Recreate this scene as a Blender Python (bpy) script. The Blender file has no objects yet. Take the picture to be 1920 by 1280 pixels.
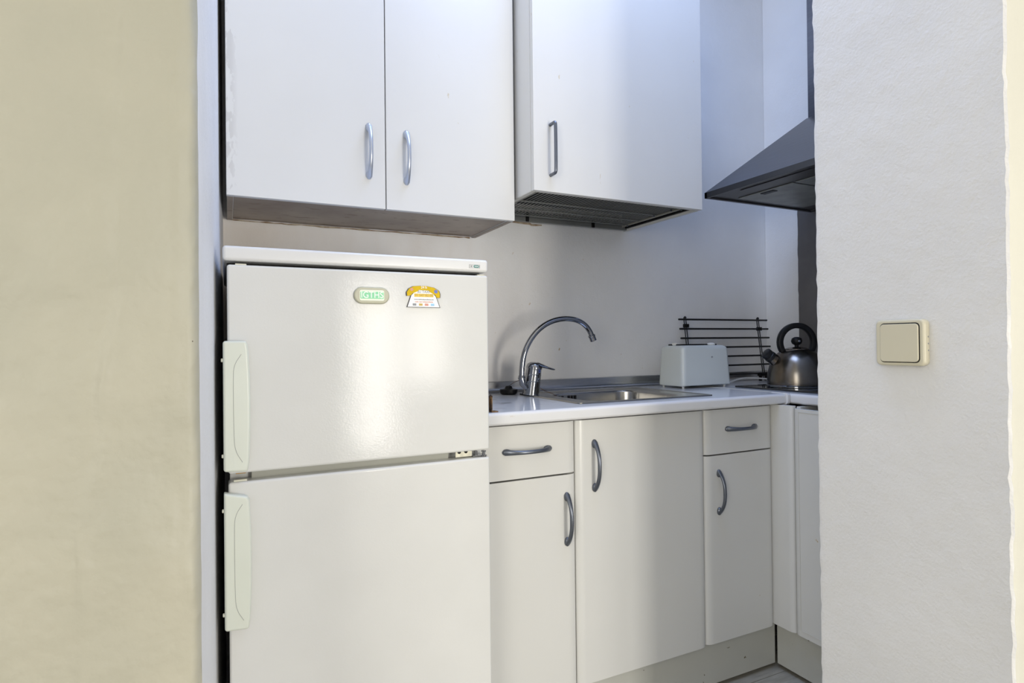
import bpy, bmesh, math, random
from mathutils import Vector, Matrix, noise
random.seed(7)
SC = bpy.context.scene
COL = SC.collection
PI = math.pi

# ------------------------------------------------------------------ camera
cam_d = bpy.data.cameras.new('camera')
cam = bpy.data.objects.new('camera', cam_d); COL.objects.link(cam)
cam_d.sensor_width = 36; cam_d.lens = 1102.5 / 1920 * 36
cam_d.shift_x = -0.00168; cam_d.shift_y = -0.00102; cam_d.clip_start = .02
a = math.radians(64.0223)
fw = Vector((math.cos(a), math.sin(a), 0)); rt = Vector((math.sin(a), -math.cos(a), 0)); up = Vector((0, 0, 1))
t = math.radians(.3348); fw, up = fw*math.cos(t)+up*math.sin(t), up*math.cos(t)-fw*math.sin(t)
t = math.radians(-.6093); rt, up = rt*math.cos(t)+up*math.sin(t), up*math.cos(t)-rt*math.sin(t)
m = Matrix((rt, up, -fw)).transposed().to_4x4(); m.translation = (0, 0, 1.1606)
cam.matrix_world = m
SC.camera = cam
SC.view_settings.view_transform = 'Standard'
SC.view_settings.look = 'None'
SC.view_settings.gamma = 1
SC.view_settings.use_curve_mapping = False
SC.view_settings.exposure = 0.0

# ------------------------------------------------------------------ world and lights
w = bpy.data.worlds.new('world'); SC.world = w; w.use_nodes = True
w.node_tree.nodes['Background'].inputs[0].default_value = (.75, .86, 1, 1)
w.node_tree.nodes['Background'].inputs[1].default_value = 1.0

def area(name, loc, direction, sx, sy, power, col):
    l = bpy.data.lights.new(name, 'AREA'); l.shape = 'RECTANGLE'; l.size = sx; l.size_y = sy
    l.energy = power; l.color = col
    o = bpy.data.objects.new(name, l); COL.objects.link(o); o.location = loc
    o.rotation_euler = Vector(direction).to_track_quat('-Z', 'Y').to_euler()
    return o
area('daylight_window_leaf', (1.365, -3.36, .95), (0, 1, 0), .43, 1.75, 70, (1, .955, .87))
area('daylight_window_leaf', (1.93, -3.36, 1.17), (0, 1, 0), .44, .85, 26, (1, .955, .87))
area('room_side_fill', (-2.2, -1.2, 1.5), (1, .35, -.05), 2.2, 2.0, 76, (1, .965, .89))  # added fill lamp to brighten the kitchen; no window in this wall
area('kitchen_skylight', (1.05, 1.15, 3.12), (0, 0.02, -1), .9, .9, 24, (.42, .58, 1))

# ------------------------------------------------------------------ materials
def mat(name, col, rough=.5, metal=0, mott=0, mscale=3, bump=0, bscale=200, col2=None, spec=.5, coat=0, stretch=None, emit=0, lo=.35, hi=.65, bump2=0, bscale2=8):
    M = bpy.data.materials.new(name); M.use_nodes = True
    N = M.node_tree.nodes; L = M.node_tree.links; b = N['Principled BSDF']
    b.inputs['Base Color'].default_value = (*col, 1)
    b.inputs['Roughness'].default_value = rough; b.inputs['Metallic'].default_value = metal
    b.inputs['Specular IOR Level'].default_value = spec; b.inputs['Coat Weight'].default_value = coat
    b.inputs['Coat Roughness'].default_value = .08
    if emit:
        b.inputs['Emission Color'].default_value = (*col, 1); b.inputs['Emission Strength'].default_value = emit
    tc = N.new('ShaderNodeTexCoord'); src = tc.outputs['Object']
    if stretch:
        mp = N.new('ShaderNodeMapping'); mp.inputs['Scale'].default_value = stretch; L.new(src, mp.inputs[0]); src = mp.outputs[0]
    if mott or col2:
        n = N.new('ShaderNodeTexNoise'); n.inputs['Scale'].default_value = mscale; n.inputs['Detail'].default_value = 5
        L.new(src, n.inputs[0])
        r = N.new('ShaderNodeValToRGB'); r.color_ramp.elements[0].position = lo; r.color_ramp.elements[1].position = hi
        c2 = col2 or tuple(c*(1-mott) for c in col)
        r.color_ramp.elements[0].color = (*c2, 1); r.color_ramp.elements[1].color = (*col, 1)
        L.new(n.outputs[0], r.inputs[0]); L.new(r.outputs[0], b.inputs['Base Color'])
    if bump:
        n = N.new('ShaderNodeTexNoise'); n.inputs['Scale'].default_value = bscale; n.inputs['Detail'].default_value = 3
        L.new(tc.outputs['Object'], n.inputs[0])
        bp = N.new('ShaderNodeBump'); bp.inputs['Strength'].default_value = 1; bp.inputs['Distance'].default_value = bump
        L.new(n.outputs[0], bp.inputs['Height']); L.new(bp.outputs[0], b.inputs['Normal'])
        if bump2:
            n2 = N.new('ShaderNodeTexNoise'); n2.inputs['Scale'].default_value = bscale2; n2.inputs['Detail'].default_value = 4
            L.new(tc.outputs['Object'], n2.inputs[0])
            b2 = N.new('ShaderNodeBump'); b2.inputs['Strength'].default_value = 1; b2.inputs['Distance'].default_value = bump2
            L.new(n2.outputs[0], b2.inputs['Height']); L.new(b2.outputs[0], bp.inputs['Normal'])
    return M

def stain_or_tint(M, col, scale, thr, width=.02, stretch=(1, 1, 1), seed=0, box=None, amount=1):
    """mix a stain colour over whatever feeds Base Color, where a stretched noise passes a threshold (optionally inside a soft box)"""
    N = M.node_tree.nodes; L = M.node_tree.links; b = N['Principled BSDF']
    tc = N.new('ShaderNodeNewGeometry'); mp = N.new('ShaderNodeMapping'); mp.inputs['Scale'].default_value = stretch; mp.inputs['Location'].default_value = (seed, seed*2, seed)
    n = N.new('ShaderNodeTexNoise'); n.inputs['Scale'].default_value = scale; n.inputs['Detail'].default_value = 4
    L.new(tc.outputs['Position'], mp.inputs[0]); L.new(mp.outputs[0], n.inputs[0])
    mr = N.new('ShaderNodeMapRange'); mr.inputs['From Min'].default_value = thr; mr.inputs['From Max'].default_value = thr+width; mr.inputs['To Max'].default_value = amount
    L.new(n.outputs[0], mr.inputs[0]); fac = mr.outputs[0]
    if box:
        sp = N.new('ShaderNodeSeparateXYZ'); L.new(tc.outputs['Position'], sp.inputs[0])
        for ax, lo, hi, soft in box:
            for sgn, e in ((1, lo), (-1, hi)):
                q = N.new('ShaderNodeMapRange'); L.new(sp.outputs[ax], q.inputs[0])
                q.inputs['From Min'].default_value = e - sgn*soft; q.inputs['From Max'].default_value = e + sgn*soft
                mu = N.new('ShaderNodeMath'); mu.operation = 'MULTIPLY'; L.new(fac, mu.inputs[0]); L.new(q.outputs[0], mu.inputs[1]); fac = mu.outputs[0]
    mx = N.new('ShaderNodeMix'); mx.data_type = 'RGBA'; mx.inputs['B'].default_value = (*col, 1)
    old = b.inputs['Base Color']
    if old.is_linked: L.new(old.links[0].from_socket, mx.inputs['A'])
    else: mx.inputs['A'].default_value = old.default_value
    L.new(fac, mx.inputs['Factor']); L.new(mx.outputs['Result'], old)
    return M

M = {}
M['cream_wall'] = mat('cream_plaster', (.485, .465, .375), .5, col2=(.41, .40, .325), mscale=2.6, bump=.0012, bscale=55, bump2=.014, bscale2=7)
stain_or_tint(M['cream_wall'], (.25, .22, .17), 28, .78, .02)
def specks(M_, col, pts):
    """small chips of fixed place and size: pts = (x, y, z, radius)"""
    N = M_.node_tree.nodes; L_ = M_.node_tree.links; b = N['Principled BSDF']
    g = N.new('ShaderNodeNewGeometry'); fac = None
    n = N.new('ShaderNodeTexNoise'); n.inputs['Scale'].default_value = 220
    L_.new(g.outputs['Position'], n.inputs[0])
    for x, y, z, r in pts:
        d = N.new('ShaderNodeVectorMath'); d.operation = 'DISTANCE'; d.inputs[1].default_value = (x, y, z); L_.new(g.outputs['Position'], d.inputs[0])
        a = N.new('ShaderNodeMath'); a.operation = 'MULTIPLY_ADD'; a.inputs[1].default_value = .002; L_.new(n.outputs[0], a.inputs[0]); L_.new(d.outputs['Value'], a.inputs[2])
        c = N.new('ShaderNodeMath'); c.operation = 'LESS_THAN'; c.inputs[1].default_value = r+.001; L_.new(a.outputs[0], c.inputs[0])
        if fac is None: fac = c.outputs[0]
        else:
            q = N.new('ShaderNodeMath'); q.operation = 'MAXIMUM'; L_.new(fac, q.inputs[0]); L_.new(c.outputs[0], q.inputs[1]); fac = q.outputs[0]
    mx = N.new('ShaderNodeMix'); mx.data_type = 'RGBA'; mx.inputs['B'].default_value = (*col, 1)
    L_.new(b.inputs['Base Color'].links[0].from_socket, mx.inputs['A']); L_.new(fac, mx.inputs['Factor']); L_.new(mx.outputs['Result'], b.inputs['Base Color'])
specks(M['cream_wall'], (.13, .11, .08), [(-.0515, .92, 1.1805, .0016), (-.0490, .92, 1.1808, .0015), (-.0430, .92, 1.1690, .0013), (-.0600, .92, 1.1180, .0012), (-.229, .92, 1.028, .0016)])
M['trim_wall'] = mat('pale_cream_plaster', (.68, .67, .59), .6, mott=.04, bump=.0008, bscale=90)
M['white_wall'] = mat('white_plaster', (.80, .80, .80), .6, mott=.05, mscale=3, bump=.0008, bscale=140, bump2=.003, bscale2=25)
M['jamb_wall'] = mat('white_rough_plaster', (.78, .78, .78), .65, mott=.05, mscale=4, bump=.0010, bscale=170, bump2=.003, bscale2=26)
M['kitchen_wall'] = mat('kitchen_plaster', (.87, .865, .85), .5, mott=.06, mscale=3, bump=.0007, bscale=150, bump2=.002, bscale2=20)
stain_or_tint(M['kitchen_wall'], (.50, .37, .20), 60, .715, .03, (1, 1, .45), 3, [(0, .6, 1.8, .15), (2, .95, 1.5, .05)])
stain_or_tint(M['kitchen_wall'], (.66, .56, .45), 3, .30, .3, (1, 1, .3), 5, [(0, -.2, 1.0, .25), (2, .9, 1.58, .05)], .6)  # warm light on the left backsplash, painted into the wall colour
M['ceiling'] = mat('ceiling_paint', (.8, .8, .8), .8, mott=.03)
M['floor'] = mat('floor_plank', (.46, .44, .38), .45, col2=(.33, .31, .26), mscale=9, stretch=(1, 7, 1), bump=.0006, bscale=80)
M['floor_base'] = mat('floor_base', (.30, .28, .24), .6, mott=.1)
M['fridge'] = mat('fridge_enamel', (.735, .735, .71), .085, spec=.15, mott=.03, mscale=6, bump=.00012, bscale=260, bump2=.0002, bscale2=10)
M['fridge_lid'] = mat('fridge_lid_plastic', (.76, .76, .75), .28, mott=.02)
stain_or_tint(M['fridge_lid'], (.45, .20, .05), 55, .66, .05, (1, 1, 1), 9, [(0, .42, .54, .01), (2, 1.33, 1.347, .002)])
M['handle_cream'] = mat('fridge_handle_plastic', (.72, .75, .66), .3, mott=.02, mscale=9)
M['gasket'] = mat('grey_gasket', (.40, .40, .35), .5)
M['cab'] = mat('white_laminate', (.725, .72, .695), .38, mott=.035, mscale=2.5, bump=.0002, bscale=6)
stain_or_tint(M['cab'], (.55, .46, .30), 40, .74, .02, (1, 1, .4), 2, None, .6)
M['cab_base'] = mat('aged_white_laminate', (.715, .71, .675), .25, mott=.04, mscale=2.0, bump=.0003, bscale=5)
stain_or_tint(M['cab_base'], (.50, .36, .16), 45, .755, .02, (1, 1, .5), 2, None, .8)
M['cab_peel'] = mat('white_laminate_peeling', (.725, .72, .695), .38, mott=.03, mscale=2.5, bump=.0002, bscale=6)
stain_or_tint(M['cab_peel'], (.47, .45, .43), 60, .52, .03, (1, 1, .4), 4, [(0, -.02, .022, .008), (2, 1.55, 2.05, .02)], .4)
M['cab_edge'] = mat('cabinet_edge_band', (.62, .61, .55), .4)
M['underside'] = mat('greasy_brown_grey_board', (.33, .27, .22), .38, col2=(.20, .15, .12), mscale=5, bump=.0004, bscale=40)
M['worktop'] = mat('white_worktop', (.80, .80, .80), .13, mott=.04, mscale=4)
stain_or_tint(M['worktop'], (.33, .33, .32), 14, .58, .08, (1, 1, 1), 1, [(0, .60, .92, .04), (1, 1.55, 2.0, .05)], .55)
stain_or_tint(M['worktop'], (.5, .33, .12), 30, .62, .03, (1, 1, 1), 6, [(0, .58, .69, .02), (2, .93, .965, .004)], .8)
M['plinth'] = mat('plinth_board', (.55, .55, .50), .22, mott=.08, mscale=3)
stain_or_tint(M['underside'], (.13, .085, .05), 16, .60, .05, (1, 2, 1), 3, None, .7)
stain_or_tint(M['plinth'], (.14, .11, .07), 38, .72, .02, (1, 1, 1), 2)
M['steel'] = mat('brushed_steel', (.52, .52, .53), .28, 1, mott=.12, mscale=40, stretch=(1, 14, 14))
M['sink_steel'] = mat('sink_steel', (.45, .44, .42), .22, 1, mott=.15, mscale=10)
M['hood_steel'] = mat('hood_steel', (.165, .165, .18), .34, 1, mott=.1, mscale=14, stretch=(1, 1, 12))
M['hood_dark'] = mat('hood_dark_rim', (.06, .06, .062), .4, .3)
M['hood_under'] = mat('hood_underside', (.30, .31, .29), .45, .2, mott=.3, mscale=14)
M['splash'] = mat('splashback_grey', (.19, .18, .175), .36, .6, mott=.2, mscale=6)
M['chrome'] = mat('chrome', (.31, .32, .345), .07, 1)
M['handle'] = mat('satin_handle', (.16, .175, .205), .32, .85)
M['handle_light'] = mat('satin_handle_light', (.52, .56, .64), .3, .75)
M['black'] = mat('black_plastic', (.006, .006, .006), .45, spec=.25)
M['black_wire'] = mat('black_wire', (.015, .015, .015), .4, .3)
M['rack_grey'] = mat('charcoal_rack', (.17, .175, .165), .35)
M['rack_beige'] = mat('rack_trim', (.30, .29, .25), .5)
M['dark_hole'] = mat('dark_cavity', (.008, .008, .008), .8)
M['hob'] = mat('black_hob_glass', (.006, .006, .007), .08, coat=.5)
M['toaster'] = mat('toaster_white', (.66, .70, .68), .3, mott=.02)
M['clear_knob'] = mat('toaster_knob', (.78, .79, .77), .3)
M['kettle'] = mat('kettle_steel', (.20, .19, .175), .24, 1, col2=(.15, .105, .06), mscale=7, lo=.3, hi=.6, stretch=(1, 1, .35))
M['switch'] = mat('ivory_plastic', (.64, .60, .46), .28, mott=.02)
M['brass'] = mat('corroded_brass', (.22, .12, .045), .45, .6, col2=(.03, .015, .008), mscale=60)
M['sealant'] = mat('yellowed_sealant', (.52, .44, .32), .6, col2=(.28, .18, .10), mscale=40)
M['cable'] = mat('white_cable', (.7, .7, .68), .4)
M['ivory_plug'] = mat('ivory_plug', (.75, .74, .62), .4)
M['amber'] = mat('amber_bush', (.45, .26, .05), .4)
M['zinc'] = mat('cream_zinc_hinge', (.70, .68, .55), .35, .2, mott=.2, mscale=80)
M['gauge'] = mat('gauge_case', (.52, .51, .38), .4)
M['lcd'] = mat('lcd_pale_green', (.74, .80, .62), .25)
M['lcd_green'] = mat('lcd_green', (.16, .62, .30), .3)
M['lcd_white'] = mat('lcd_letters', (.88, .98, .86), .3)
M['yellow'] = mat('yellow_print', (.74, .50, .0), .45, spec=.2, mott=.1, mscale=90)
M['pale_yellow'] = mat('pale_yellow_print', (.86, .62, .12), .4, spec=.2)
M['paper'] = mat('white_print', (.88, .88, .86), .3)
M['ink'] = mat('grey_ink', (.30, .31, .33), .5)
M['ink_amber'] = mat('amber_ink', (.60, .42, .10), .5)
M['ink_red'] = mat('red_ink', (.70, .32, .25), .5)
M['ink_blue'] = mat('blue_ink', (.10, .16, .55), .4)
M['ink_sky'] = mat('sky_ink', (.30, .58, .80), .4)
M['teal'] = mat('teal_print', (.04, .25, .22), .4)
M['outline'] = mat('magnet_edge', (.04, .04, .04), .5)
M['line'] = mat('engraved_line', (.33, .34, .32), .6)
M['glass'] = mat('window_frame_paint', (.8, .8, .78), .4)

# ------------------------------------------------------------------ mesh helpers
def merge(bm, t):
    me = bpy.data.meshes.new('tmp'); t.to_mesh(me); bm.from_mesh(me); bpy.data.meshes.remove(me); t.free()

def bev(t, b, seg=2, ang=.5):
    if b > 0:
        t.normal_update()
        es = [e for e in t.edges if len(e.link_faces) == 2 and e.calc_face_angle(0) > ang]
        bmesh.ops.bevel(t, geom=es, offset=b, segments=seg, affect='EDGES', profile=.5, clamp_overlap=True)

def box(bm, x0, x1, y0, y1, z0, z1, b=0, seg=2, mi=0):
    t = bmesh.new()
    v = [t.verts.new((x, y, z)) for z in (z0, z1) for y in (y0, y1) for x in (x0, x1)]
    for f in ((0, 2, 3, 1), (4, 5, 7, 6), (0, 1, 5, 4), (2, 6, 7, 3), (0, 4, 6, 2), (1, 3, 7, 5)):
        t.faces.new([v[i] for i in f])
    bev(t, b, seg)
    for f in t.faces: f.material_index = mi
    merge(bm, t); return bm

def B(*a, **k): return box(bmesh.new(), *a, **k)

def prism(bm, pts, axis, a0, a1, b=0, seg=2):
    """pts are 2-D in the two remaining axes (in x,y,z order), extruded along axis from a0 to a1"""
    t = bmesh.new()
    def p(q, c):
        l = list(q); l.insert(axis, c); return l
    lo = [t.verts.new(p(q, a0)) for q in pts]; hi = [t.verts.new(p(q, a1)) for q in pts]
    n = len(pts)
    for i in range(n): t.faces.new((lo[i], lo[(i+1) % n], hi[(i+1) % n], hi[i]))
    t.faces.new(lo[::-1]); t.faces.new(hi)
    bmesh.ops.recalc_face_normals(t, faces=t.faces)
    bev(t, b, seg)
    merge(bm, t); return bm

def tube(bm, path, r, n=12, r2=None, upv=(0, 0, 1), cap=True):
    """sweep a circle (or ellipse r x r2) along path; r may be a list"""
    t = bmesh.new(); path = [Vector(p) for p in path]; rings = []; u = Vector(upv)
    for i, p in enumerate(path):
        d = (path[min(i+1, len(path)-1)] - path[max(i-1, 0)]).normalized()
        s = d.cross(u)
        if s.length < 1e-4: s = d.cross(Vector((1, .1, 0)))
        s.normalize(); q = s.cross(d).normalized(); u = q
        ra = r[i] if isinstance(r, (list, tuple)) else r
        rb = (r2[i] if isinstance(r2, (list, tuple)) else r2) if r2 else ra
        rings.append([t.verts.new(p + s*math.cos(2*PI*k/n)*ra + q*math.sin(2*PI*k/n)*rb) for k in range(n)])
    for A, C in zip(rings, rings[1:]):
        for k in range(n): t.faces.new((A[k], A[(k+1) % n], C[(k+1) % n], C[k]))
    if cap: t.faces.new(rings[0][::-1]); t.faces.new(rings[-1])
    bmesh.ops.recalc_face_normals(t, faces=t.faces)
    merge(bm, t); return bm

def lathe(bm, prof, c=(0, 0, 0), n=32, ax=None):
    """prof: (radius, height) pairs about +Z (or the axis ax) through c"""
    t = bmesh.new(); rings = []
    R = Vector(ax).normalized().to_track_quat('Z', 'Y').to_matrix() if ax else Matrix.Identity(3)
    for r, h in prof:
        if r < 1e-6: rings.append([t.verts.new(Vector(c) + R @ Vector((0, 0, h)))])
        else: rings.append([t.verts.new(Vector(c) + R @ Vector((r*math.cos(2*PI*k/n), r*math.sin(2*PI*k/n), h))) for k in range(n)])
    for A, C in zip(rings, rings[1:]):
        for k in range(n):
            k2 = (k+1) % n
            if len(A) == 1 and len(C) == 1: continue
            if len(A) == 1: t.faces.new((A[0], C[k2], C[k]))
            elif len(C) == 1: t.faces.new((A[k], A[k2], C[0]))
            else: t.faces.new((A[k], A[k2], C[k2], C[k]))
    if len(rings[0]) > 1: t.faces.new(rings[0][::-1])
    if len(rings[-1]) > 1: t.faces.new(rings[-1])
    bmesh.ops.recalc_face_normals(t, faces=t.faces)
    merge(bm, t); return bm

def rrect(x0, x1, y0, y1, r, n=6):
    P = []
    for cx, cy, a0 in ((x1-r, y1-r, 0), (x0+r, y1-r, 90), (x0+r, y0+r, 180), (x1-r, y0+r, 270)):
        for k in range(n+1):
            q = math.radians(a0 + 90*k/n); P.append((cx + r*math.cos(q), cy + r*math.sin(q)))
    return P

def obj(name, bm, m, parent=None, local=False, ang=35, kind=None, label=None):
    root = parent
    while root is not None and root.parent: root = root.parent
    if root is not None and not local: bmesh.ops.translate(bm, verts=bm.verts, vec=-Vector(root.location))
    me = bpy.data.meshes.new(name); bm.to_mesh(me); bm.free()
    for q in (m if isinstance(m, list) else [m]): me.materials.append(q)
    me.polygons.foreach_set('use_smooth', [True]*len(me.polygons)); me.set_sharp_from_angle(angle=math.radians(ang))
    o = bpy.data.objects.new(name, me); COL.objects.link(o)
    if len(me.polygons) > 6 and kind != 'structure':
        wn = o.modifiers.new('weighted_normal', 'WEIGHTED_NORMAL'); wn.keep_sharp = True
    if parent is not None: o.parent = parent
    if kind: o['kind'] = kind
    if label: o['label'] = label
    return o

def each(name, bm, m, parent=None, **k):
    """one object for every separate piece of bm"""
    seen = set(); bm.verts.ensure_lookup_table(); out = []
    for v in bm.verts:
        if v in seen: continue
        isl = {v}; st = [v]
        while st:
            q = st.pop()
            for e in q.link_edges:
                o = e.other_vert(q)
                if o not in isl: isl.add(o); st.append(o)
        seen |= isl
        c = bmesh.new(); mp = {q: c.verts.new(q.co) for q in bm.verts if q in isl}
        for f in bm.faces:
            if f.verts[0] in isl: c.faces.new([mp[q] for q in f.verts])
        out.append(obj(name, c, m, parent, **k))
    bm.free(); return out

def struct(name, bm, m, parent=None): return obj(name, bm, m, parent, kind='structure')

def thing(name, label, cat, loc=(0, 0, 0), group=None, rotz=0):
    o = bpy.data.objects.new(name, None); COL.objects.link(o); o.empty_display_size = .05
    o.location = loc; o.rotation_euler = (0, 0, rotz); o['label'] = label; o['category'] = cat
    if group: o['group'] = group
    return o

def tag(o, label, cat, group=None):
    o['label'] = label; o['category'] = cat
    if group: o['group'] = group
    return o

def text(s, size, m, parent, origin, name='lettering', face='y', depth=.0002, sx=1, local_root=None):
    """flat letters lying on a vertical face that looks towards -Y, centred at origin"""
    c = bpy.data.curves.new('tmp_text', 'FONT'); c.body = s; c.size = size; c.align_x = 'CENTER'; c.align_y = 'CENTER'; c.extrude = depth; c.offset = .0001
    o = bpy.data.objects.new('tmp_text', c); COL.objects.link(o)
    me = bpy.data.meshes.new_from_object(o.evaluated_get(bpy.context.evaluated_depsgraph_get()))
    COL.objects.unlink(o); bpy.data.objects.remove(o)
    bm = bmesh.new(); bm.from_mesh(me); bpy.data.meshes.remove(me)
    R = Matrix(((sx, 0, 0), (0, 0, -1), (0, 1, 0)))
    for v in bm.verts: v.co = R @ v.co + Vector(origin)
    return obj(name, bm, m, parent)

# ------------------------------------------------------------------ setting
def seg_dist(px, pz, line):
    best = 9; side = 0
    for (x0, z0), (x1, z1) in zip(line, line[1:]):
        dx, dz = x1-x0, z1-z0; L2 = dx*dx+dz*dz
        k = max(0, min(1, ((px-x0)*dx+(pz-z0)*dz)/L2)); ex, ez = px-x0-k*dx, pz-z0-k*dz
        d = math.hypot(ex, ez)
        if d < best: best = d; side = 1 if ex*dz-ez*dx > 0 else -1
    return best*side

def sheet(path, mats_at, zlist, disp, closed=True):
    """vertical wall skin over a plan path; disp(x,y,z,i)->(dx,dy)"""
    bm = bmesh.new(); n = len(path); rows = []
    for z in zlist:
        rows.append([bm.verts.new((x+disp(x, y, z, i)[0], y+disp(x, y, z, i)[1], z)) for i, (x, y) in enumerate(path)])
    for A, C in zip(rows, rows[1:]):
        for i in range(n if closed else n-1):
            j = (i+1) % n
            f = bm.faces.new((A[i], A[j], C[j], C[i])); f.material_index = mats_at(i)
    bm.faces.new(rows[0][::-1]); bm.faces.new(rows[-1])
    bmesh.ops.recalc_face_normals(bm, faces=bm.faces)
    return bm

ZL = [3.2*k/170 for k in range(171)]
# left block: room face at y .92, jamb running back to the corner behind the refrigerator
pl = [(-2.3, 2.2), (-2.3, .92)]
pl += [(-.30 - (1-k/6)*1.9, .92) for k in range(6)]
pl += [(-.30 + .25*k/50, .92) for k in range(50)]
ncream = len(pl) + 7
for k in range(9):
    q = PI/2*k/8; pl.append((-.050+.0155*math.sin(q), .9355-.0155*math.cos(q)))
pl += [(-.0345 + .0255*k/24, .9355 + 1.0945*k/24) for k in range(1, 25)]
pl += [(-.009, 2.2)]
ridge = [(-.118, 1.75), (-.118, 1.56), (-.124, 1.50), (-.130, 1.28), (-.118, 1.24), (-.142, 1.14), (-.149, 1.09), (-.142, 1.03), (-.150, 1.0), (-.176, .95), (-.168, .88), (-.172, .70), (-.175, .4)]
edgecrack = [(-.052, 1.7), (-.060, 1.5), (-.058, 1.3), (-.062, 1.2)]
def dl(x, y, z, i):
    if x < -.6 or y > 1.9: return (0, 0)
    v = Vector((x*1, y, z))
    a = (noise.noise(v*7)*.0050 + noise.noise(v*22)*.0014 + noise.noise(v*60)*.0004)
    if y < .93:
        d = seg_dist(x, z, ridge)
        a += -.0040/(1+math.exp(-max(-20, min(20, d/.005)))) + .0030*math.exp(-(d/.006)**2)*(.6+noise.noise(v*12))
        e = seg_dist(x, z, edgecrack); a += .0016*math.exp(-(e/.004)**2)*(1+noise.noise(v*60))
        near = math.exp(-((x+.05)/.03)**2); a += near*noise.noise(v*70)*.0022
        return (near*noise.noise(v*14)*.0008, -a)
    return (noise.noise(v*18)*.0011*(y < 1.2), -noise.noise(v*30)*.0006*(y < .96))
struct('wall_left', sheet(pl, lambda i: 0 if i < ncream else 1, ZL, dl), [M['cream_wall'], M['jamb_wall']])

# right block with the switch: reveal at x 1.15, room face at y .507
pr = [(3.3, .529)] + [(1.35 + .5*(1-k/3), .529) for k in range(4)] + [(1.35-.14*k/24, .529) for k in range(1, 25)]
nc = len(pr)
pr += [(1.2035, .5305), (1.200, .5345)]
pr += [(1.200, .5345 + .358*k/46) for k in range(1, 47)]
pr += [(1.2015, .8955), (1.205, .897), (1.22, .897), (1.35, .897), (3.3, .897)]
def dr(x, y, z, i):
    if x > 1.45: return (0, 0)
    v = Vector((x, y, z)); a = noise.noise(v*9)*.0010 + noise.noise(v*40)*.0004
    e1 = math.exp(-((y-.532)/.006)**2) + math.exp(-((y-.895)/.006)**2)
    return (-a - e1*abs(noise.noise(v*35))*.0020, e1*noise.noise(Vector((x, y, z*70)))*.0034 + e1*noise.noise(Vector((x, y, z*12)))*.0014)
struct('wall_right', sheet(pr, lambda i: 0 if i < nc else 1, ZL, dr), [M['trim_wall'], M['jamb_wall']])

struct('wall_back', B(-.02, 2.50, 2.031, 2.20, 0, 3.2), M['kitchen_wall'])
struct('wall_kitchen_side', B(2.356, 2.50, .898, 2.030, 0, 3.2), M['kitchen_wall'])
struct('wall_room_left', B(-2.45, -2.301, -3.6, 2.2, 0, 3.2), M['white_wall'])
struct('wall_room_right', B(3.301, 3.45, -3.6, .897, 0, 3.2), M['white_wall'])
b = bmesh.new()
for x0, x1, z0, z1 in ((-2.3, 1.15, 0, 3.2), (2.22, 3.3, 0, 3.2), (1.15, 2.22, 2.1, 3.2)): box(b, x0, x1, -3.6, -3.45, z0, z1)
struct('wall_front', b, M['white_wall'])
b = bmesh.new()
for x0, x1, z0, z1 in ((1.15, 1.21, 0, 2.1), (2.16, 2.22, 0, 2.1), (1.60, 1.68, 0, 2.1), (1.21, 2.16, 0, .1), (1.21, 2.16, 2.03, 2.1), (1.68, 2.16, .1, .42)): box(b, x0, x1, -3.52, -3.46, z0, z1, .004)
wf = struct('window_1', b, M['glass'])
struct('ceiling', B(-2.45, 3.45, -3.6, 2.2, 3.201, 3.3), M['ceiling'])
fl = struct('floor', B(-2.45, 3.45, -3.6, 2.2, -.10, -.012), M['floor_base'])
rows = [1.455 + .192*k for k in range(-6, 3)]
for r_, y in enumerate(rows):
    x = -2.2 + (r_*0.47) % 1.2 if False else -.6 - (r_*.37) % .9
    while x < 3.2:
        x1 = min(x+1.2, 3.2)
        o = obj('plank', B(x+.0008, x1-.0008, y-.191, y-.001, -.012, 0, .0008, 1), M['floor'], fl)
        x = x1

# ------------------------------------------------------------------ handles
def bow_handle(parent, c, length, axis, out=(0, -1, 0), m=None, proud=.030):
    """arched handle: c = middle on the face, axis 'z' or 'x', bow outwards"""
    c = Vector(c); A = Vector((0, 0, 1)) if axis == 'z' else Vector((1, 0, 0)); O = Vector(out)
    S = A.cross(O); bm = bmesh.new(); h = length/2; pts = []; ra = []; rb = []
    n = 22
    for k in range(n+1):
        s = -1 + 2*k/n; q = 1-abs(s)**2.6
        pts.append(c + A*h*.93*s + O*(.004 + proud*.82*q))
        e = abs(s)
        ra.append(.0058 + .0030*e**3); rb.append(.0042 + .0018*(1-e))
    tube(bm, pts, ra, 12, rb, upv=O)
    for s in (-1, 1):                                             # flattened feet
        t = bmesh.new(); loops = []
        for hh, sc in ((.0002, 1), (.004, 1), (.0075, .72), (.009, .3)):
            loops.append([t.verts.new(c + A*(h*s - s*.011 + math.cos(2*PI*k/20)*.013*sc) + S*math.sin(2*PI*k/20)*.0088*sc + O*hh) for k in range(20)])
        for P_, Q_ in zip(loops, loops[1:]):
            for k in range(20): t.faces.new((P_[k], P_[(k+1) % 20], Q_[(k+1) % 20], Q_[k]))
        t.faces.new(loops[0][::-1]); t.faces.new(loops[-1]); bmesh.ops.recalc_face_normals(t, faces=t.faces); merge(bm, t)
    return obj('handle', bm, m or M['handle'], parent, ang=60)

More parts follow.
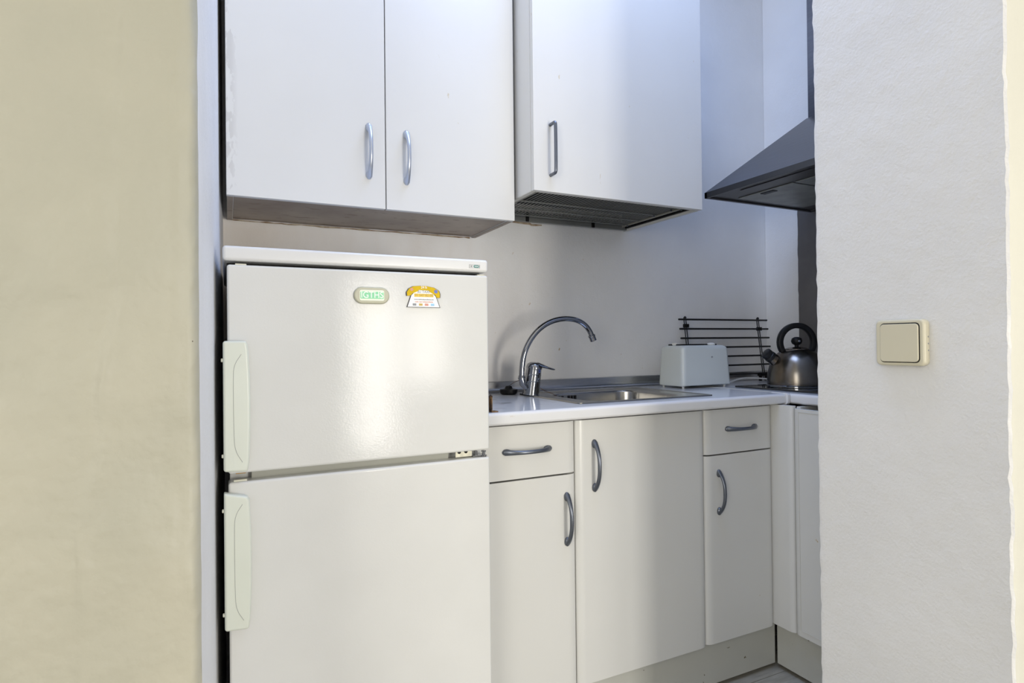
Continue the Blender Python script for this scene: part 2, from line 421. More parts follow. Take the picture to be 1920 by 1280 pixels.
# ------------------------------------------------------------------ base units
YF = 1.469; YB = 2.028
def front_pts(x0, x1, y, rx=.028, ry=.013, th=.02, left=True, right=True):
    P = [(x0, y+th)]
    if left: P += [(x0+rx-rx*math.cos(PI/2*k/8), y+ry-ry*math.sin(PI/2*k/8)) for k in range(9)]
    else: P += [(x0, y)]
    if right: P += [(x1-rx+rx*math.sin(PI/2*k/8), y+ry-ry*math.cos(PI/2*k/8)) for k in range(9)]
    else: P += [(x1, y)]
    return P + [(x1, y+th)]
def front(x0, x1, z0, z1, **k): return prism(bmesh.new(), front_pts(x0, x1, YF, **k), 2, z0, z1)
def carcass(x0, x1, z0, z1, y0, y1, th=.016, top=True):
    bm = bmesh.new()
    box(bm, x0, x0+th, y0, y1, z0, z1); box(bm, x1-th, x1, y0, y1, z0, z1)
    box(bm, x0+th, x1-th, y0, y1, z0, z0+th); box(bm, x0+th, x1-th, y1-.006, y1, z0+th, z1)
    box(bm, x0+th, x1-th, y0, y0+.08, z1-th, z1)
    return bm

u = thing('drawer_cabinet', 'white base cabinet beside the refrigerator with one drawer over a door', 'cabinet', (.757, 1.75, .165), 'base cabinets under the sink worktop')
obj('carcass', carcass(.603, .914, .165, .936, YF+.023, YB), M['cab_base'], u)
d = obj('drawer', front(.602, .9135, .785, .934), M['cab_base'], u)
bow_handle(d, (.754, YF, .862), .152, 'x')
d = obj('door', front(.602, .9135, .160, .780), M['cab_base'], u)
bow_handle(d, (.8805, YF, .652), .152, 'z')

u = thing('sink_cabinet', 'wide white base cabinet with a single door below the steel sink', 'cabinet', (1.165, 1.75, .165), 'base cabinets under the sink worktop')
b = carcass(.916, 1.4135, .165, .80, YF+.023, YB)
obj('carcass', b, M['cab_base'], u)
d = obj('door', front(.9165, 1.4125, .158, .934), M['cab_base'], u)
bow_handle(d, (.9775, YF, .797), .152, 'z')

u = thing('drawer_cabinet', 'narrow white base cabinet in the corner with one drawer over a door', 'cabinet', (1.57, 1.75, .165), 'base cabinets under the sink worktop')
obj('carcass', carcass(1.4145, 1.727, .165, .936, YF+.023, YB), M['cab_base'], u)
d = obj('drawer', front(1.4155, 1.7285, .786, .934), M['cab_base'], u)
bow_handle(d, (1.576, YF, .867), .145, 'x')
d = obj('door', front(1.4155, 1.7285, .160, .781), M['cab_base'], u)
bow_handle(d, (1.4705, YF, .659), .148, 'z')

# right run: corner post then the hob cabinet, fronts facing -X at x 1.73
XF = 1.731
def side_pts(y0, y1, rx=.013, ry=.028, near=True, far=True, th=.02):
    """plan outline with the face looking to -X"""
    P = [(XF+th, y1)]
    P += [(XF+rx-rx*math.sin(PI/2*k/8), y1-ry+ry*math.cos(PI/2*k/8)) for k in range(9)] if far else [(XF, y1)]
    P += [(XF+rx-rx*math.cos(PI/2*k/8), y0+ry-ry*math.sin(PI/2*k/8)) for k in range(9)] if near else [(XF, y0)]
    return P + [(XF+th, y0)]
u = thing('corner_post', 'narrow white filler post in the inner corner of the base cabinets', 'panel', (1.75, 1.43, .165))
obj('panel', prism(bmesh.new(), side_pts(1.392, 1.4890, far=False, ry=.02), 2, .163, .938), M['cab_base'], u)
obj('bracket', B(XF+.021, XF+.040, 1.40, 1.466, .20, .90, .001), M['cab_base'], u)
u = thing('hob_cabinet', 'white base cabinet under the hob, partly hidden by the right wall', 'cabinet', (2.0, 1.12, .165))
b = bmesh.new()
box(b, XF+.023, 2.34, .900, .916, .165, .936); box(b, XF+.023, 2.34, 1.374, 1.390, .165, .936)
box(b, XF+.023, 2.34, .916, 1.374, .165, .181); box(b, 2.334, 2.34, .916, 1.374, .181, .936)
obj('carcass', b, M['cab_base'], u)
d = obj('door', prism(bmesh.new(), side_pts(.900, 1.389, ry=.022), 2, .165, .930), M['cab_base'], u)
b = bmesh.new(); tube(b, [(XF-.0004, .912, .185), (XF-.0004, .912, .920), (XF-.0004, 1.366, .920), (XF-.0004, 1.366, .185), (XF-.0004, .912, .185)], .0011, 6)
obj('routed_groove', b, M['cab_edge'], d)

tag(obj('plinth', B(.602, 1.748, YF+.018, YF+.034, .016, .158, .001), M['plinth']), 'long white plinth board under the sink cabinets', 'plinth')
tag(obj('plinth', B(1.752, 1.768, .900, YF+.012, .016, .160, .001), M['plinth']), 'short scuffed plinth board under the hob cabinet', 'plinth')

# ------------------------------------------------------------------ worktops
ZT = .976; TH = .036; SX0, SX1, SY0, SY1 = .955, 1.497, 1.512, 1.925
def nose(xf_):
    """bullnose profile (y,z) for a front at y = xf_"""
    r = TH/2
    P = [(xf_+r+.05, ZT), (xf_+.012, ZT)]
    P += [(xf_+.010-.010*math.sin(PI/2*k/6), ZT-.010+.010*math.cos(PI/2*k/6)) for k in range(1, 7)]
    P += [(xf_+.010-.010*math.cos(PI/2*k/6), ZT-TH+.010-.010*math.sin(PI/2*k/6)) for k in range(1, 7)]
    return P + [(xf_+r+.05, ZT-TH)]
wt = thing('worktop', 'white laminate worktop around the sink with a rounded front edge', 'worktop', (1.2, 1.75, ZT-TH))
b = bmesh.new(); prism(b, nose(1.439), 0, .6015, 1.7605)
yy = 1.439+TH/2+.05
hx0, hx1, hy0, hy1 = .99, 1.462, 1.545, 1.895
box(b, .6015, hx0, yy, YB, ZT-TH, ZT); box(b, hx1, 1.772, yy, YB, ZT-TH, ZT); box(b, hx0, hx1, yy, hy0, ZT-TH, ZT); box(b, hx0, hx1, hy1, YB, ZT-TH, ZT)
obj('slab', b, M['worktop'], wt)
# right run
wr = thing('worktop', 'white worktop carrying the black hob and the kettle', 'worktop', (2.05, 1.45, ZT-TH))
b = bmesh.new()
prof = [(p[0]+(1.7765-1.439)-.0, p[1]) for p in nose(1.439)]
t_ = bmesh.new(); prism(t_, prof, 1, .899, YB)                 # profile lies in x,z and runs along y
merge(b, t_); box(b, 1.7765+TH/2+.05, 2.352, .899, YB, ZT-TH, ZT)
obj('slab', b, M['worktop'], wr)
# jointing strip between the two
j = thing('worktop_joint_strip', 'white jointing strip closing the corner between the two worktops', 'trim', (1.774, 1.44, ZT-TH))
b = bmesh.new(); box(b, 1.7722, 1.7763, 1.50, YB, ZT-TH, ZT+.0012, .0005)
obj('strip', b, M['cab_edge'], j)
b = bmesh.new()
P = nose(1.434); P = [(max(p[0], 1.434) if p[0] < 1.5 else 1.5, p[1]+(.0025 if p[1] > ZT-TH/2 else -.0025)) for p in P]
P2 = [(p[0]-(.002 if p[0] < 1.49 else 0), p[1]) for p in P]; prism(b, P2, 0, 1.7620, 1.7700, .0008); prism(b, P2, 0, 1.7707, 1.7742, .0006); obj('end_cap', b, M['worktop'], j)
b = bmesh.new(); prism(b, P, 0, 1.7742, 1.7768); obj('dirty_seam', b, M['brass'], j)
# steel wall upstand
s = thing('wall_upstand', 'brushed steel upstand strip along the wall behind the sink', 'trim', (1.3, 2.02, ZT))
pp = [(2.0300, ZT), (2.0300, ZT+.042), (2.0260, ZT+.0435), (2.0225, ZT+.041)]
pp += [(2.0225-.018*(1-math.cos(PI/2*k/8))*1.0, ZT+.022-.020*math.sin(PI/2*k/8)) for k in range(9)] + [(2.001, ZT)]
obj('strip', prism(bmesh.new(), pp, 0, .604, 1.771), M['steel'], s)
s = thing('wall_upstand', 'dark steel upstand strip behind the wire rack', 'trim', (2.06, 2.02, ZT))
obj('strip', prism(bmesh.new(), pp, 0, 1.777, 2.350), M['steel'], s)

# ------------------------------------------------------------------ sink
sk = thing('sink', 'inset stainless steel sink with one bowl in the white worktop', 'sink', (1.22, 1.72, ZT))
def loops_mesh(loops, cap_end=True):
    bm = bmesh.new(); R = [[bm.verts.new(p) for p in L] for L in loops]; n = len(R[0])
    for A, C in zip(R, R[1:]):
        for k in range(n): bm.faces.new((A[k], A[(k+1) % n], C[(k+1) % n], C[k]))
    if cap_end: bm.faces.new(R[-1])
    bmesh.ops.recalc_face_normals(bm, faces=bm.faces); return bm
def L(x0, x1, y0, y1, r, z): return [(x, y, z) for x, y in rrect(x0, x1, y0, y1, r, 8)]
bx0, bx1, by0, by1 = 1.03, 1.402, 1.552, 1.865
lp = [L(SX0, SX1, SY0, SY1, .012, ZT+.0005), L(SX0+.001, SX1-.001, SY0+.001, SY1-.001, .012, ZT+.004), L(SX0+.007, SX1-.007, SY0+.007, SY1-.007, .010, ZT+.0045),
      L(SX0+.011, SX1-.011, SY0+.011, SY1-.011, .008, ZT+.0022), L(bx0-.008, bx1+.008, by0-.008, by1+.008, .070, ZT+.002), L(bx0-.003, bx1+.003, by0-.003, by1+.003, .066, ZT),
      L(bx0, bx1, by0, by1, .064, ZT-.006), L(bx0+.008, bx1-.008, by0+.008, by1-.008, .060, ZT-.125), L(bx0+.016, bx1-.016, by0+.016, by1-.016, .055, ZT-.143), L(bx0+.035, bx1-.035, by0+.035, by1-.035, .045, ZT-.150),
      L(bx0+.15, bx1-.15, by0+.12, by1-.12, .02, ZT-.153)]
bs = loops_mesh(lp)
obj('bowl', bs, M['sink_steel'], sk, ang=50)
b = bmesh.new(); lathe(b, [(.0, 0), (.038, 0), (.040, .002), (.030, .003), (.012, .001), (0, .001)], (1.235, 1.71, ZT-.1525), 24); obj('drain', b, M['chrome'], sk)
b = bmesh.new()
for k in range(7):
    if k == 3: continue
    x = 1.075+.0135*k; y = by1-.0035
    box(b, x, x+.006, y-.003, y, ZT-.036, ZT-.008, .001, 1)
each('overflow_slot', b, M['dark_hole'], sk)

# ------------------------------------------------------------------ tap
tp = thing('kitchen_tap', 'chrome mixer tap with a tall swan neck spout at the sink', 'tap', (.971, 1.845, ZT+.0025))
ax = Vector((.13, -.05, 1)).normalized(); o0 = Vector((.966, 1.850, ZT+.0026))
b = bmesh.new(); lathe(b, [(.0305, 0), (.031, .003), (.0295, .006), (.0285, .048), (.0292, .050), (.0280, .052), (.0275, .072), (.0285, .074), (.0275, .076), (.0270, .096), (.023, .104), (0, .106)], o0, 32, ax)
obj('body', b, M['chrome'], tp, ang=40)
# spout elbow collar and swan neck
b = bmesh.new(); tube(b, [o0+ax*.026+Vector((-.012, 0, 0)), (.944, 1.842, 1.010), (.930, 1.840, 1.022), (.926, 1.840, 1.040)], [.0150, .0135, .0120, .0110], 18)
lathe(b, [(.0135, 0), (.0135, .006), (.0125, .008), (.0115, .014)], (.926, 1.84, 1.036), 20); obj('collar', b, M['chrome'], tp, ang=45)
ctrl = [(.926, 1.84, 1.042), (.927, 1.84, 1.070), (.931, 1.84, 1.105), (.942, 1.84, 1.141), (.965, 1.84, 1.180), (.998, 1.84, 1.214), (1.040, 1.84, 1.238), (1.088, 1.84, 1.250), (1.135, 1.84, 1.250), (1.170, 1.84, 1.241), (1.196, 1.84, 1.224), (1.212, 1.84, 1.204), (1.220, 1.84, 1.186)]
def smooth_path(P, it=2):
    P = [Vector(p) for p in P]
    for _ in range(it):
        Q = [P[0]]
        for A, C in zip(P, P[1:]): Q += [A.lerp(C, .25), A.lerp(C, .75)]
        Q.append(P[-1]); P = Q
    return P
b = bmesh.new(); tube(b, smooth_path(ctrl), .0098, 16, upv=(0, 1, 0)); obj('spout', b, M['chrome'], tp, ang=60)
dn = (Vector(ctrl[-1])-Vector(ctrl[-2])).normalized()
b = bmesh.new(); lathe(b, [(.0105, -.006), (.0135, -.004), (.0135, .002), (.0122, .003), (.0125, .018), (.0105, .019), (.0095, .015)], ctrl[-1], 24, dn); obj('aerator', b, M['chrome'], tp, ang=40)
b = bmesh.new(); T = o0+ax*.104
lathe(b, [(.0280, -.010), (.0285, -.004), (.0255, .006), (.016, .012), (0, .014)], T, 28, ax)
dirv = Vector((.93, -.30, -.10)).normalized()
tube(b, [T+Vector((-.012, 0, .004)), T+dirv*.012+Vector((0, 0, .006)), T+dirv*.035+Vector((0, 0, .001)), T+dirv*.050+Vector((0, 0, -.003)), T+dirv*.068+Vector((0, 0, -.006)), T+dirv*.074+Vector((0, 0, -.0065))],
     [.020, .021, .016, .0125, .0115, .006], 16, [.007, .0090, .0062, .0042, .0036, .002])
obj('lever', b, M['chrome'], tp, ang=50)
b = bmesh.new(); c_ = o0+ax*.086
t_ = Vector((.35, -.93, 0)).normalized()
for k in range(8):
    q = 2*PI*k/8; s_ = t_.cross(ax)
    lathe(b, [(.0012, 0), (.0012, .0006)], c_ + t_*.0273 + s_*math.cos(q)*.0035 + ax*math.sin(q)*.0048, 8, t_)
obj('blue_ring_mark', b, M['ink_blue'], tp)

# plug and chain
pg = thing('sink_plug', 'black rubber plug on a ball chain lying left of the tap', 'plug', (.925, 1.93, ZT))
b = bmesh.new(); lathe(b, [(.024, 0), (.031, .004), (.033, .010), (.033, .018), (.015, .021), (.011, .030), (0, .032)], (.925, 1.945, ZT+.0005), 24)
obj('stopper', b, M['black'], pg)
b = bmesh.new()
cp = smooth_path([(.925, 1.945, ZT+.030), (.940, 1.915, ZT+.050), (.965, 1.885, ZT+.056), (.985, 1.875, ZT+.040), (1.005, 1.862, ZT+.030), (1.02, 1.84, ZT+.014), (1.035, 1.80, ZT+.006), (1.05, 1.77, ZT-.02)], 1)
acc = []; step = .0042; prev = cp[0]; left = 0
for q in cp[1:]:
    dd = (q-prev).length; s_ = left
    while s_ < dd: acc.append(prev.lerp(q, s_/dd)); s_ += step
    left = s_-dd; prev = q
for q in acc: lathe(b, [(0, -.0016), (.0014, -.0008), (.0014, .0008), (0, .0016)], q, 6)
tube(b, cp, .0004, 5)
obj('chain', b, M['brass'], pg)

br = thing('brass_bracket', 'small corroded brass bracket standing on the worktop beside the refrigerator', 'bracket', (.650, 1.462, ZT))
b = bmesh.new(); box(b, .6400, .6430, 1.454, 1.478, ZT, ZT+.038, .001); tube(b, [(.6425, 1.466, ZT+.001), (.6425, 1.466, ZT+.041)], .0050, 12); lathe(b, [(.0, 0), (.0050, .0), (.0060, .003), (.0, .008)], (.6425, 1.466, ZT+.040), 12)
obj('upright', b, M['brass'], br)
obj('foot', B(.642, .660, 1.454, 1.480, ZT, ZT+.0028, .0008), M['brass'], br)

# ------------------------------------------------------------------ refrigerator
fr = thing('refrigerator', 'white two-door refrigerator with pale moulded handles on the left', 'refrigerator', (.3, 1.68, 0))
XR0, XR1, YR = 0.000, .597, 1.37
b = bmesh.new(); box(b, XR0+.003, XR1-.003, YR+.052, 1.975, .05, 1.341, .003); obj('body', b, M['fridge'], fr)
b = bmesh.new(); box(b, XR0+.02, XR1-.02, YR+.060, 1.95, .0, .049); obj('foot_rail', b, M['black'], fr)
b = bmesh.new(); box(b, -.008, .5985, YR+.001, 1.985, 1.3425, 1.3745, .0075, 4)
ld = obj('lid', b, M['fridge_lid'], fr)
obj('lid_gap_shade', B(.0, .592, YR+.046, YR+.06, 1.334, 1.3424), M['dark_hole'], fr)  # near-black strip paints the shade in the gap under the lid
def fdoor(z0, z1):
    b = bmesh.new(); box(b, XR0, XR1, YR, YR+.045, z0, z1, .006, 4); return b
dt = obj('door', fdoor(.8935, 1.3345), M['fridge'], fr)
dbm = obj('door', fdoor(.075, .8755), M['fridge'], fr)
b = bmesh.new(); box(b, XR0+.012, XR1-.012, YR+.045, YR+.053, .905, 1.325); box(b, XR0+.012, XR1-.012, YR+.045, YR+.053, .085, .865); each('door_gasket', b, M['gasket'], fr)
obj('divider', B(XR0+.045, XR1-.10, YR+.030, YR+.052, .866, .903, .002), M['gasket'], fr)
# handles
def fhandle(z0, z1, par, dip=False):
    n = 14; P = [(-.0085, z0+.004), (-.0085, z1-.002)]
    P = [(-.0085, z0+.003)]
    P += [(-.0085, z1)]
    for k in range(n+1):
        s = 1-2*k/n; zz = (z0+z1)/2 + s*(z1-z0)/2
        P.append((.0385 + .0045*(1-s*s) - (.002 if k in (0, n) else 0), zz - (0 if not dip else 0)))
    b = prism(bmesh.new(), P, 1, YR-.024, YR-.0005, .0055, 4)
    if dip:
        for v in b.verts:
            if v.co.z > z1-.02: v.co.z -= .012*math.sin(min(1, max(0, (v.co.x+.0085)/.028))*PI/2)
    h = obj('handle', b, M['handle_cream'], par, ang=50)
    zm0, zm1 = z0+.045, z1-.05
    q = smooth_path([(.026, YR-.0241, zm1+.022), (.012, YR-.0241, zm1), (.0105, YR-.0241, zm1-.03), (.011, YR-.0241, zm0+.03), (.0135, YR-.0241, zm0), (.027, YR-.0241, zm0-.024)], 2)
    b = bmesh.new(); tube(b, q, .0005, 5); obj('engraved_line', b, M['line'], h)
    b = bmesh.new()
    for zz in (z0+.035, z1-.04): lathe(b, [(.004, 0), (.004, .003), (.0025, .004)], (-.0082, YR-.014, zz), 12, (-1, 0, 0))
    each('screw_cap', b, M['ivory_plug'], h)
fhandle(.900, 1.173, dt)
fhandle(.573, .862, dbm, True)
# hinge pieces
b = bmesh.new(); box(b, .512, .556, YR+.020, YR+.023, .8775, .8930, .0004)
h = obj('middle_hinge', b, M['zinc'], fr)
b = bmesh.new()
for x in (.5215, .5395): lathe(b, [(.0045, 0), (.0045, .0008)], (x, YR+.0195, .8905), 14, (0, -1, 0))
each('screw_hole', b, M['dark_hole'], h)
b = bmesh.new(); box(b, .556, .594, YR+.012, YR+.040, .8755, .8790, .0006); lathe(b, [(.007, 0), (.007, .003), (.004, .0035), (.004, .011), (.006, .0115), (.006, .0145)], (.584, YR+.010, .8765), 16); lathe(b, [(.004, 0), (.004, .012)], (.566, YR+.018, .878), 12)
obj('hinge_pin', b, M['chrome'], fr)
b = bmesh.new(); box(b, .010, .036, YR+.008, YR+.018, .8750, .8790, .001); box(b, .016, .038, YR+.006, YR+.020, 1.3335, 1.3375, .001); box(b, .570, .590, YR+.006, YR+.020, 1.3335, 1.3370, .001)
each('plug_cap', b, M['ivory_plug'], fr)
b = bmesh.new(); box(b, .014, .034, YR+.012, YR+.022, .8905, .8940, .001); obj('amber_bush', b, M['amber'], fr)
# badge on the lid
zc = 1.3565; b = bmesh.new()
for x0, x1, z0, z1 in ((.5462, .5472, zc-.0042, zc+.0042), (.5742, .5750, zc-.0042, zc+.0042), (.5462, .5750, zc+.0037, zc+.0042), (.5462, .5750, zc-.0042, zc-.0037)): box(b, x0, x1, YR+.0004, YR+.0012, z0, z1)
bd = obj('badge', b, M['ink'], ld)
b = bmesh.new(); prism(b, rrect(.5580, .5728, zc-.0033, zc+.0033, .0032, 6), 1, YR+.0003, YR+.0012); obj('badge_pill', b, M['teal'], fr)
text('*', .012, M['ink'], fr, (.5522, YR+.0006, zc-.0025)); text('***', .0085, M['fridge_lid'], fr, (.5655, YR+.0002, zc-.0016))

# fridge magnets
g = thing('thermometer_magnet', 'oval beige magnet with a green digital display on the refrigerator door', 'magnet', (.301, YR, 1.257))
b = bmesh.new(); prism(b, rrect(.2605, .3420, 1.2565, 1.2955, .0192, 10), 1, YR-.008, YR-.0002, .0035, 4); obj('case', b, M['gauge'], g, ang=50)
b = bmesh.new(); prism(b, rrect(.2725, .3295, 1.2635, 1.2880, .004, 4), 1, YR-.0088, YR-.0078, .0004, 1); obj('display', b, M['lcd'], g)
b = bmesh.new()
prism(b, rrect(.2745, .3280, 1.2680, 1.2845, .002, 3), 1, YR-.0092, YR-.0086); obj('display_backing', b, M['lcd_green'], g)
text('IGTHS', .0205, M['lcd_white'], g, (.3012, YR-.0095, 1.2763), sx=.92)

g = thing('telephone_magnet', 'telephone-shaped taxi magnet with yellow handset and white body', 'magnet', (.426, YR, 1.25))
cx_ = .4265
body = [(-.0415, 0), (.0405, -.0005), (.031, .025), (.0235, .0335), (.013, .0385), (.0125, .0445), (.0095, .0455), (.0085, .0415), (-.0075, .042), (-.0085, .0465), (-.0125, .0465), (-.0135, .0395), (-.023, .036), (-.0315, .028)]
b = bmesh.new(); prism(b, [(cx_+x*1.02, 1.2508+z*1.02) for x, z in body], 1, YR-.0030, YR-.0003); obj('backing', b, M['outline'], g)
b = bmesh.new(); prism(b, [(cx_+x*.97, 1.2518+z*.985) for x, z in body], 1, YR-.0034, YR-.0030); obj('white_face', b, M['paper'], g)
hs = [(-.0415, .0265), (-.0330, .0275), (-.0290, .0325), (-.0150, .0385), (-.0135, .0415), (.0135, .0405), (.0150, .0370), (.0290, .0300), (.0325, .0235), (.0400, .0235), (.0405, .0330), (.0370, .0410), (.0250, .0480), (.0080, .0510), (-.0080, .0515), (-.0260, .0500), (-.0370, .0440), (-.0425, .0350)]
b = bmesh.new(); prism(b, [(cx_+x*1.03, 1.2510+z) for x, z in hs], 1, YR-.0036, YR-.0002); obj('handset_edge', b, M['outline'], g)
b = bmesh.new(); prism(b, [(cx_+x*.99, 1.2515+z*.985) for x, z in hs], 1, YR-.0042, YR-.0036); obj('yellow_handset', b, M['yellow'], g)
b = bmesh.new(); lathe(b, [(.0045, 0), (.0045, .0003)], (cx_+.0300, YR-.0042, 1.2895), 16, (0, -1, 0)); obj('blue_emblem', b, M['ink_blue'], g)
b = bmesh.new(); lathe(b, [(.0040, 0), (.0040, .0003)], (cx_-.0300, YR-.0042, 1.2930), 7, (0, -1, 0)); obj('red_emblem', b, M['ink_red'], g)
text('24 h', .0085, M['paper'], g, (cx_, YR-.0044, 1.2985))
text('SU TAXI', .0085, M['ink'], g, (cx_-.001, YR-.0036, 1.2880))
b = bmesh.new(); box(b, cx_-.0240, cx_+.0240, YR-.0037, YR-.0034, 1.2757, 1.2835); obj('number_band', b, M['pale_yellow'], g)
text('91 547 82 00', .0086, M['ink_amber'], g, (cx_, YR-.0039, 1.2795))
text('www.taxiindependiente.net', .0044, M['ink'], g, (cx_, YR-.0036, 1.2698))
text('radio taxi independiente', .0046, M['ink_red'], g, (cx_, YR-.0036, 1.2640))
for i, (x, mm) in enumerate(((-.0235, 'ink'), (-.008, 'ink_amber'), (.0065, 'ink_red'), (.0215, 'ink_sky'))):
    b = bmesh.new(); box(b, cx_+x-.0045, cx_+x+.0045, YR-.0037, YR-.0034, 1.2545, 1.2600); obj('card_logo', b, M[mm], g)

# ------------------------------------------------------------------ wall cabinets
YU = 1.693
u = thing('wall_cabinet', 'white two-door wall cabinet above the refrigerator', 'cabinet', (.42, 1.86, 1.557))
b = bmesh.new(); th = .016
box(b, .002, .002+th, YU+.02, YB, 1.557, 2.46); box(b, .833-th, .833, YU+.02, YB, 1.557, 2.46)
box(b, .002+th, .833-th, YU+.02, YB, 2.444, 2.46); box(b, .002+th, .833-th, YB-.006, YB, 1.58, 2.444)
obj('carcass', b, M['cab'], u)
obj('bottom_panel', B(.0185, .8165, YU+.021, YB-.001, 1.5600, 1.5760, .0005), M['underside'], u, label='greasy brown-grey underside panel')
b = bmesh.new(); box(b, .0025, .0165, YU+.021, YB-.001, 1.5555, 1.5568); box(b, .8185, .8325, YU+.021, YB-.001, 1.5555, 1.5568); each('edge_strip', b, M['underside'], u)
for x0, x1, hx_, zz, mm in ((.0005, .4165, .3690, 1.717, 'cab_peel'), (.4190, .8335, .4790, 1.712, 'cab')):
    d = obj('door', B(x0, x1, YU, YU+.019, 1.5555, 2.46, .0018, 2), M[mm], u)
    bow_handle(d, (hx_, YU, zz), .158, 'z', m=M['handle_light'], proud=.034)

b = bmesh.new(); pts = [(.012+.021*k, 2.0275-.002*random.random(), 1.5565-.0022*random.random()) for k in range(39)]
tube(b, pts, [.0012+.0022*random.random() for _ in pts], 6); obj('sealant', b, M['sealant'], u, label='yellowed cracked sealant bead')
Y2 = 1.582
u = thing('wall_cabinet', 'deep single-door white wall cabinet above the sink with a black slatted underside', 'cabinet', (1.18, 1.8, 1.63))
b = bmesh.new()
box(b, .8450, .861, Y2+.020, YB, 1.631, 2.46, .001, 1); box(b, 1.507, 1.523, Y2+.020, YB, 1.631, 2.46, .001, 1)
box(b, .861, 1.507, Y2+.020, YB, 2.444, 2.46); box(b, .861, 1.507, YB-.006, YB, 1.70, 2.444)
obj('carcass', b, M['cab'], u)
each('edge_strip', box(B(.8455, .8605, Y2+.021, YB-.002, 1.6296, 1.6309), 1.5075, 1.5225, Y2+.021, YB-.002, 1.6296, 1.6309), M['cab_edge'], u)
d = obj('door', B(.8455, 1.5235, Y2, Y2+.0185, 1.630, 2.46, .0015, 2), M['cab'], u)
b = bmesh.new(); zc = 1.759; h = .078
tube(b, smooth_path([(.904, Y2+.001, zc+h), (.904, Y2-.022, zc+h), (.904, Y2-.031, zc+h-.001), (.904, Y2-.034, zc+h-.012), (.904, Y2-.034, zc-h+.012), (.904, Y2-.031, zc-h+.001), (.904, Y2-.022, zc-h), (.904, Y2+.001, zc-h)], 2), .0052, 14, upv=(1, 0, 0))
obj('handle', b, M['handle'], d, label='straight satin bar handle', ang=60)
b = bmesh.new(); pts = [(.985+.0065*k, 2.026, 1.6295-.0025*math.sin(k/20*PI)-(.004 if k > 12 else 0)) for k in range(21)]
tube(b, pts, [.0025+.0015*math.sin(k/20*PI) for k in range(21)], 6, .0012, upv=(0, 1, 0)); obj('sealant', b, M['sealant'], u)
# black slatted tray in the underside
gx0, gx1, gy0, gy1 = .8625, 1.5055, Y2+.023, 2.018
obj('front_strip', B(.862, 1.5065, Y2+.0188, Y2+.0215, 1.6300, 1.668), M['cab_edge'], u)
tr = obj('cavity_shade', B(gx0, gx1, gy0, gy1, 1.700, 1.706), M['dark_hole'], u)  # near-black sheet above the slats stands in for shade inside the cavity
b = bmesh.new()
for y in (gy0, gy1-.012): box(b, gx0, gx1, y, y+.012, 1.636, 1.668, .001, 1)
for x in (gx0, gx1-.010): box(b, x, x+.010, gy0, gy1, 1.636, 1.698, .001, 1)
rk = obj('rack_frame', b, M['black'], u)
for k in range(42):
    x = gx0+.030+k*.0139
    bm = bmesh.new(); box(bm, x, x+.0040, gy0+.026, gy1-.058, 1.6440, 1.6468, .0006, 1)
    obj('slat', bm, M['rack_grey'], rk)
for y in (gy0+.022, gy0+.155, gy0+.262, gy1-.060): obj('cross_bar', B(gx0+.012, gx1-.040, y, y+.006, 1.640, 1.6445, .0008, 1), M['rack_grey'], rk)
obj('rail', B(gx1-.034, gx1-.028, gy0+.02, gy1-.03, 1.638, 1.645, .001, 1), M['rack_beige'], rk)
obj('rail', B(gx0+.014, gx0+.020, gy0+.02, gy1-.03, 1.638, 1.645, .001, 1), M['rack_beige'], rk)
obj('rear_rail', B(.835, 1.505, gy1-.020, gy1-.006, 1.630, 1.664, .001, 1), M['rack_grey'], u)
b = bmesh.new()
for x in (1.03, 1.33): box(b, x, x+.012, gy1-.026, gy1-.019, 1.628, 1.665, .001, 1)
each('clip', b, M['black'], u)
b = bmesh.new(); 
for x, y in ((1.452, gy0+.06), (1.452, gy0+.155), (1.470, gy1-.07), (1.474, gy0+.03)): lathe(b, [(.0035, 0), (.0035, .006), (.002, .007)], (x, y, 1.635), 10)
each('rack_foot', b, M['handle'], u)

# ------------------------------------------------------------------ extractor hood and splashback
hd = thing('cooker_hood', 'dark stainless pyramid chimney hood over the hob on the right', 'cooker hood', (2.1, 1.48, 1.735))
x0, x1, y0, y1 = 1.726, 2.3495, 1.18, 1.780; zb = 1.735; zr = 1.757
b = bmesh.new()
for a_ in ((x0, x1, y0, y0+.012), (x0, x1, y1-.012, y1), (x0, x0+.012, y0, y1), (x1-.012, x1, y0, y1)): box(b, a_[0], a_[1], a_[2], a_[3], zb, zr)
obj('rim', b, M['hood_dark'], hd)
b = bmesh.new(); cx0, cy0, cy1, zt_ = 2.105, 1.355, 1.606, 2.056
lo = [b.verts.new(p) for p in ((x0, y0, zr), (x1, y0, zr), (x1, y1, zr), (x0, y1, zr))]
hi = [b.verts.new(p) for p in ((cx0, cy0, zt_), (x1, cy0, zt_), (x1, cy1, zt_), (cx0, cy1, zt_))]
for i in range(4): b.faces.new((lo[i], lo[(i+1) % 4], hi[(i+1) % 4], hi[i]))
b.faces.new(lo[::-1]); b.faces.new(hi); bmesh.ops.recalc_face_normals(b, faces=b.faces)
obj('canopy', b, M['hood_steel'], hd)
obj('chimney', B(cx0+.004, x1, cy0+.004, cy1-.004, zt_-.002, 3.2, .002, 1), M['hood_steel'], hd)
obj('underside', B(x0+.012, x1-.012, y0+.012, y1-.012, zb+.006, zb+.012), M['hood_dark'], hd)
for ya, yb in ((y0+.055, 1.470), (1.480, y1-.045)):
    f = obj('grease_filter', B(x0+.135, x1-.10, ya, yb, zb+.0025, zb+.0055, .001, 1), M['hood_under'], hd)
    obj('filter_catch', B(x0+.150, x0+.175, (ya+yb)/2-.03, (ya+yb)/2+.03, zb, zb+.0024, .0005, 1), M['black'], f)
obj('lamp_strip', B(x0+.045, x0+.105, y0+.1, y1-.14, zb+.003, zb+.0055, .001, 1), M['hood_dark'], hd)
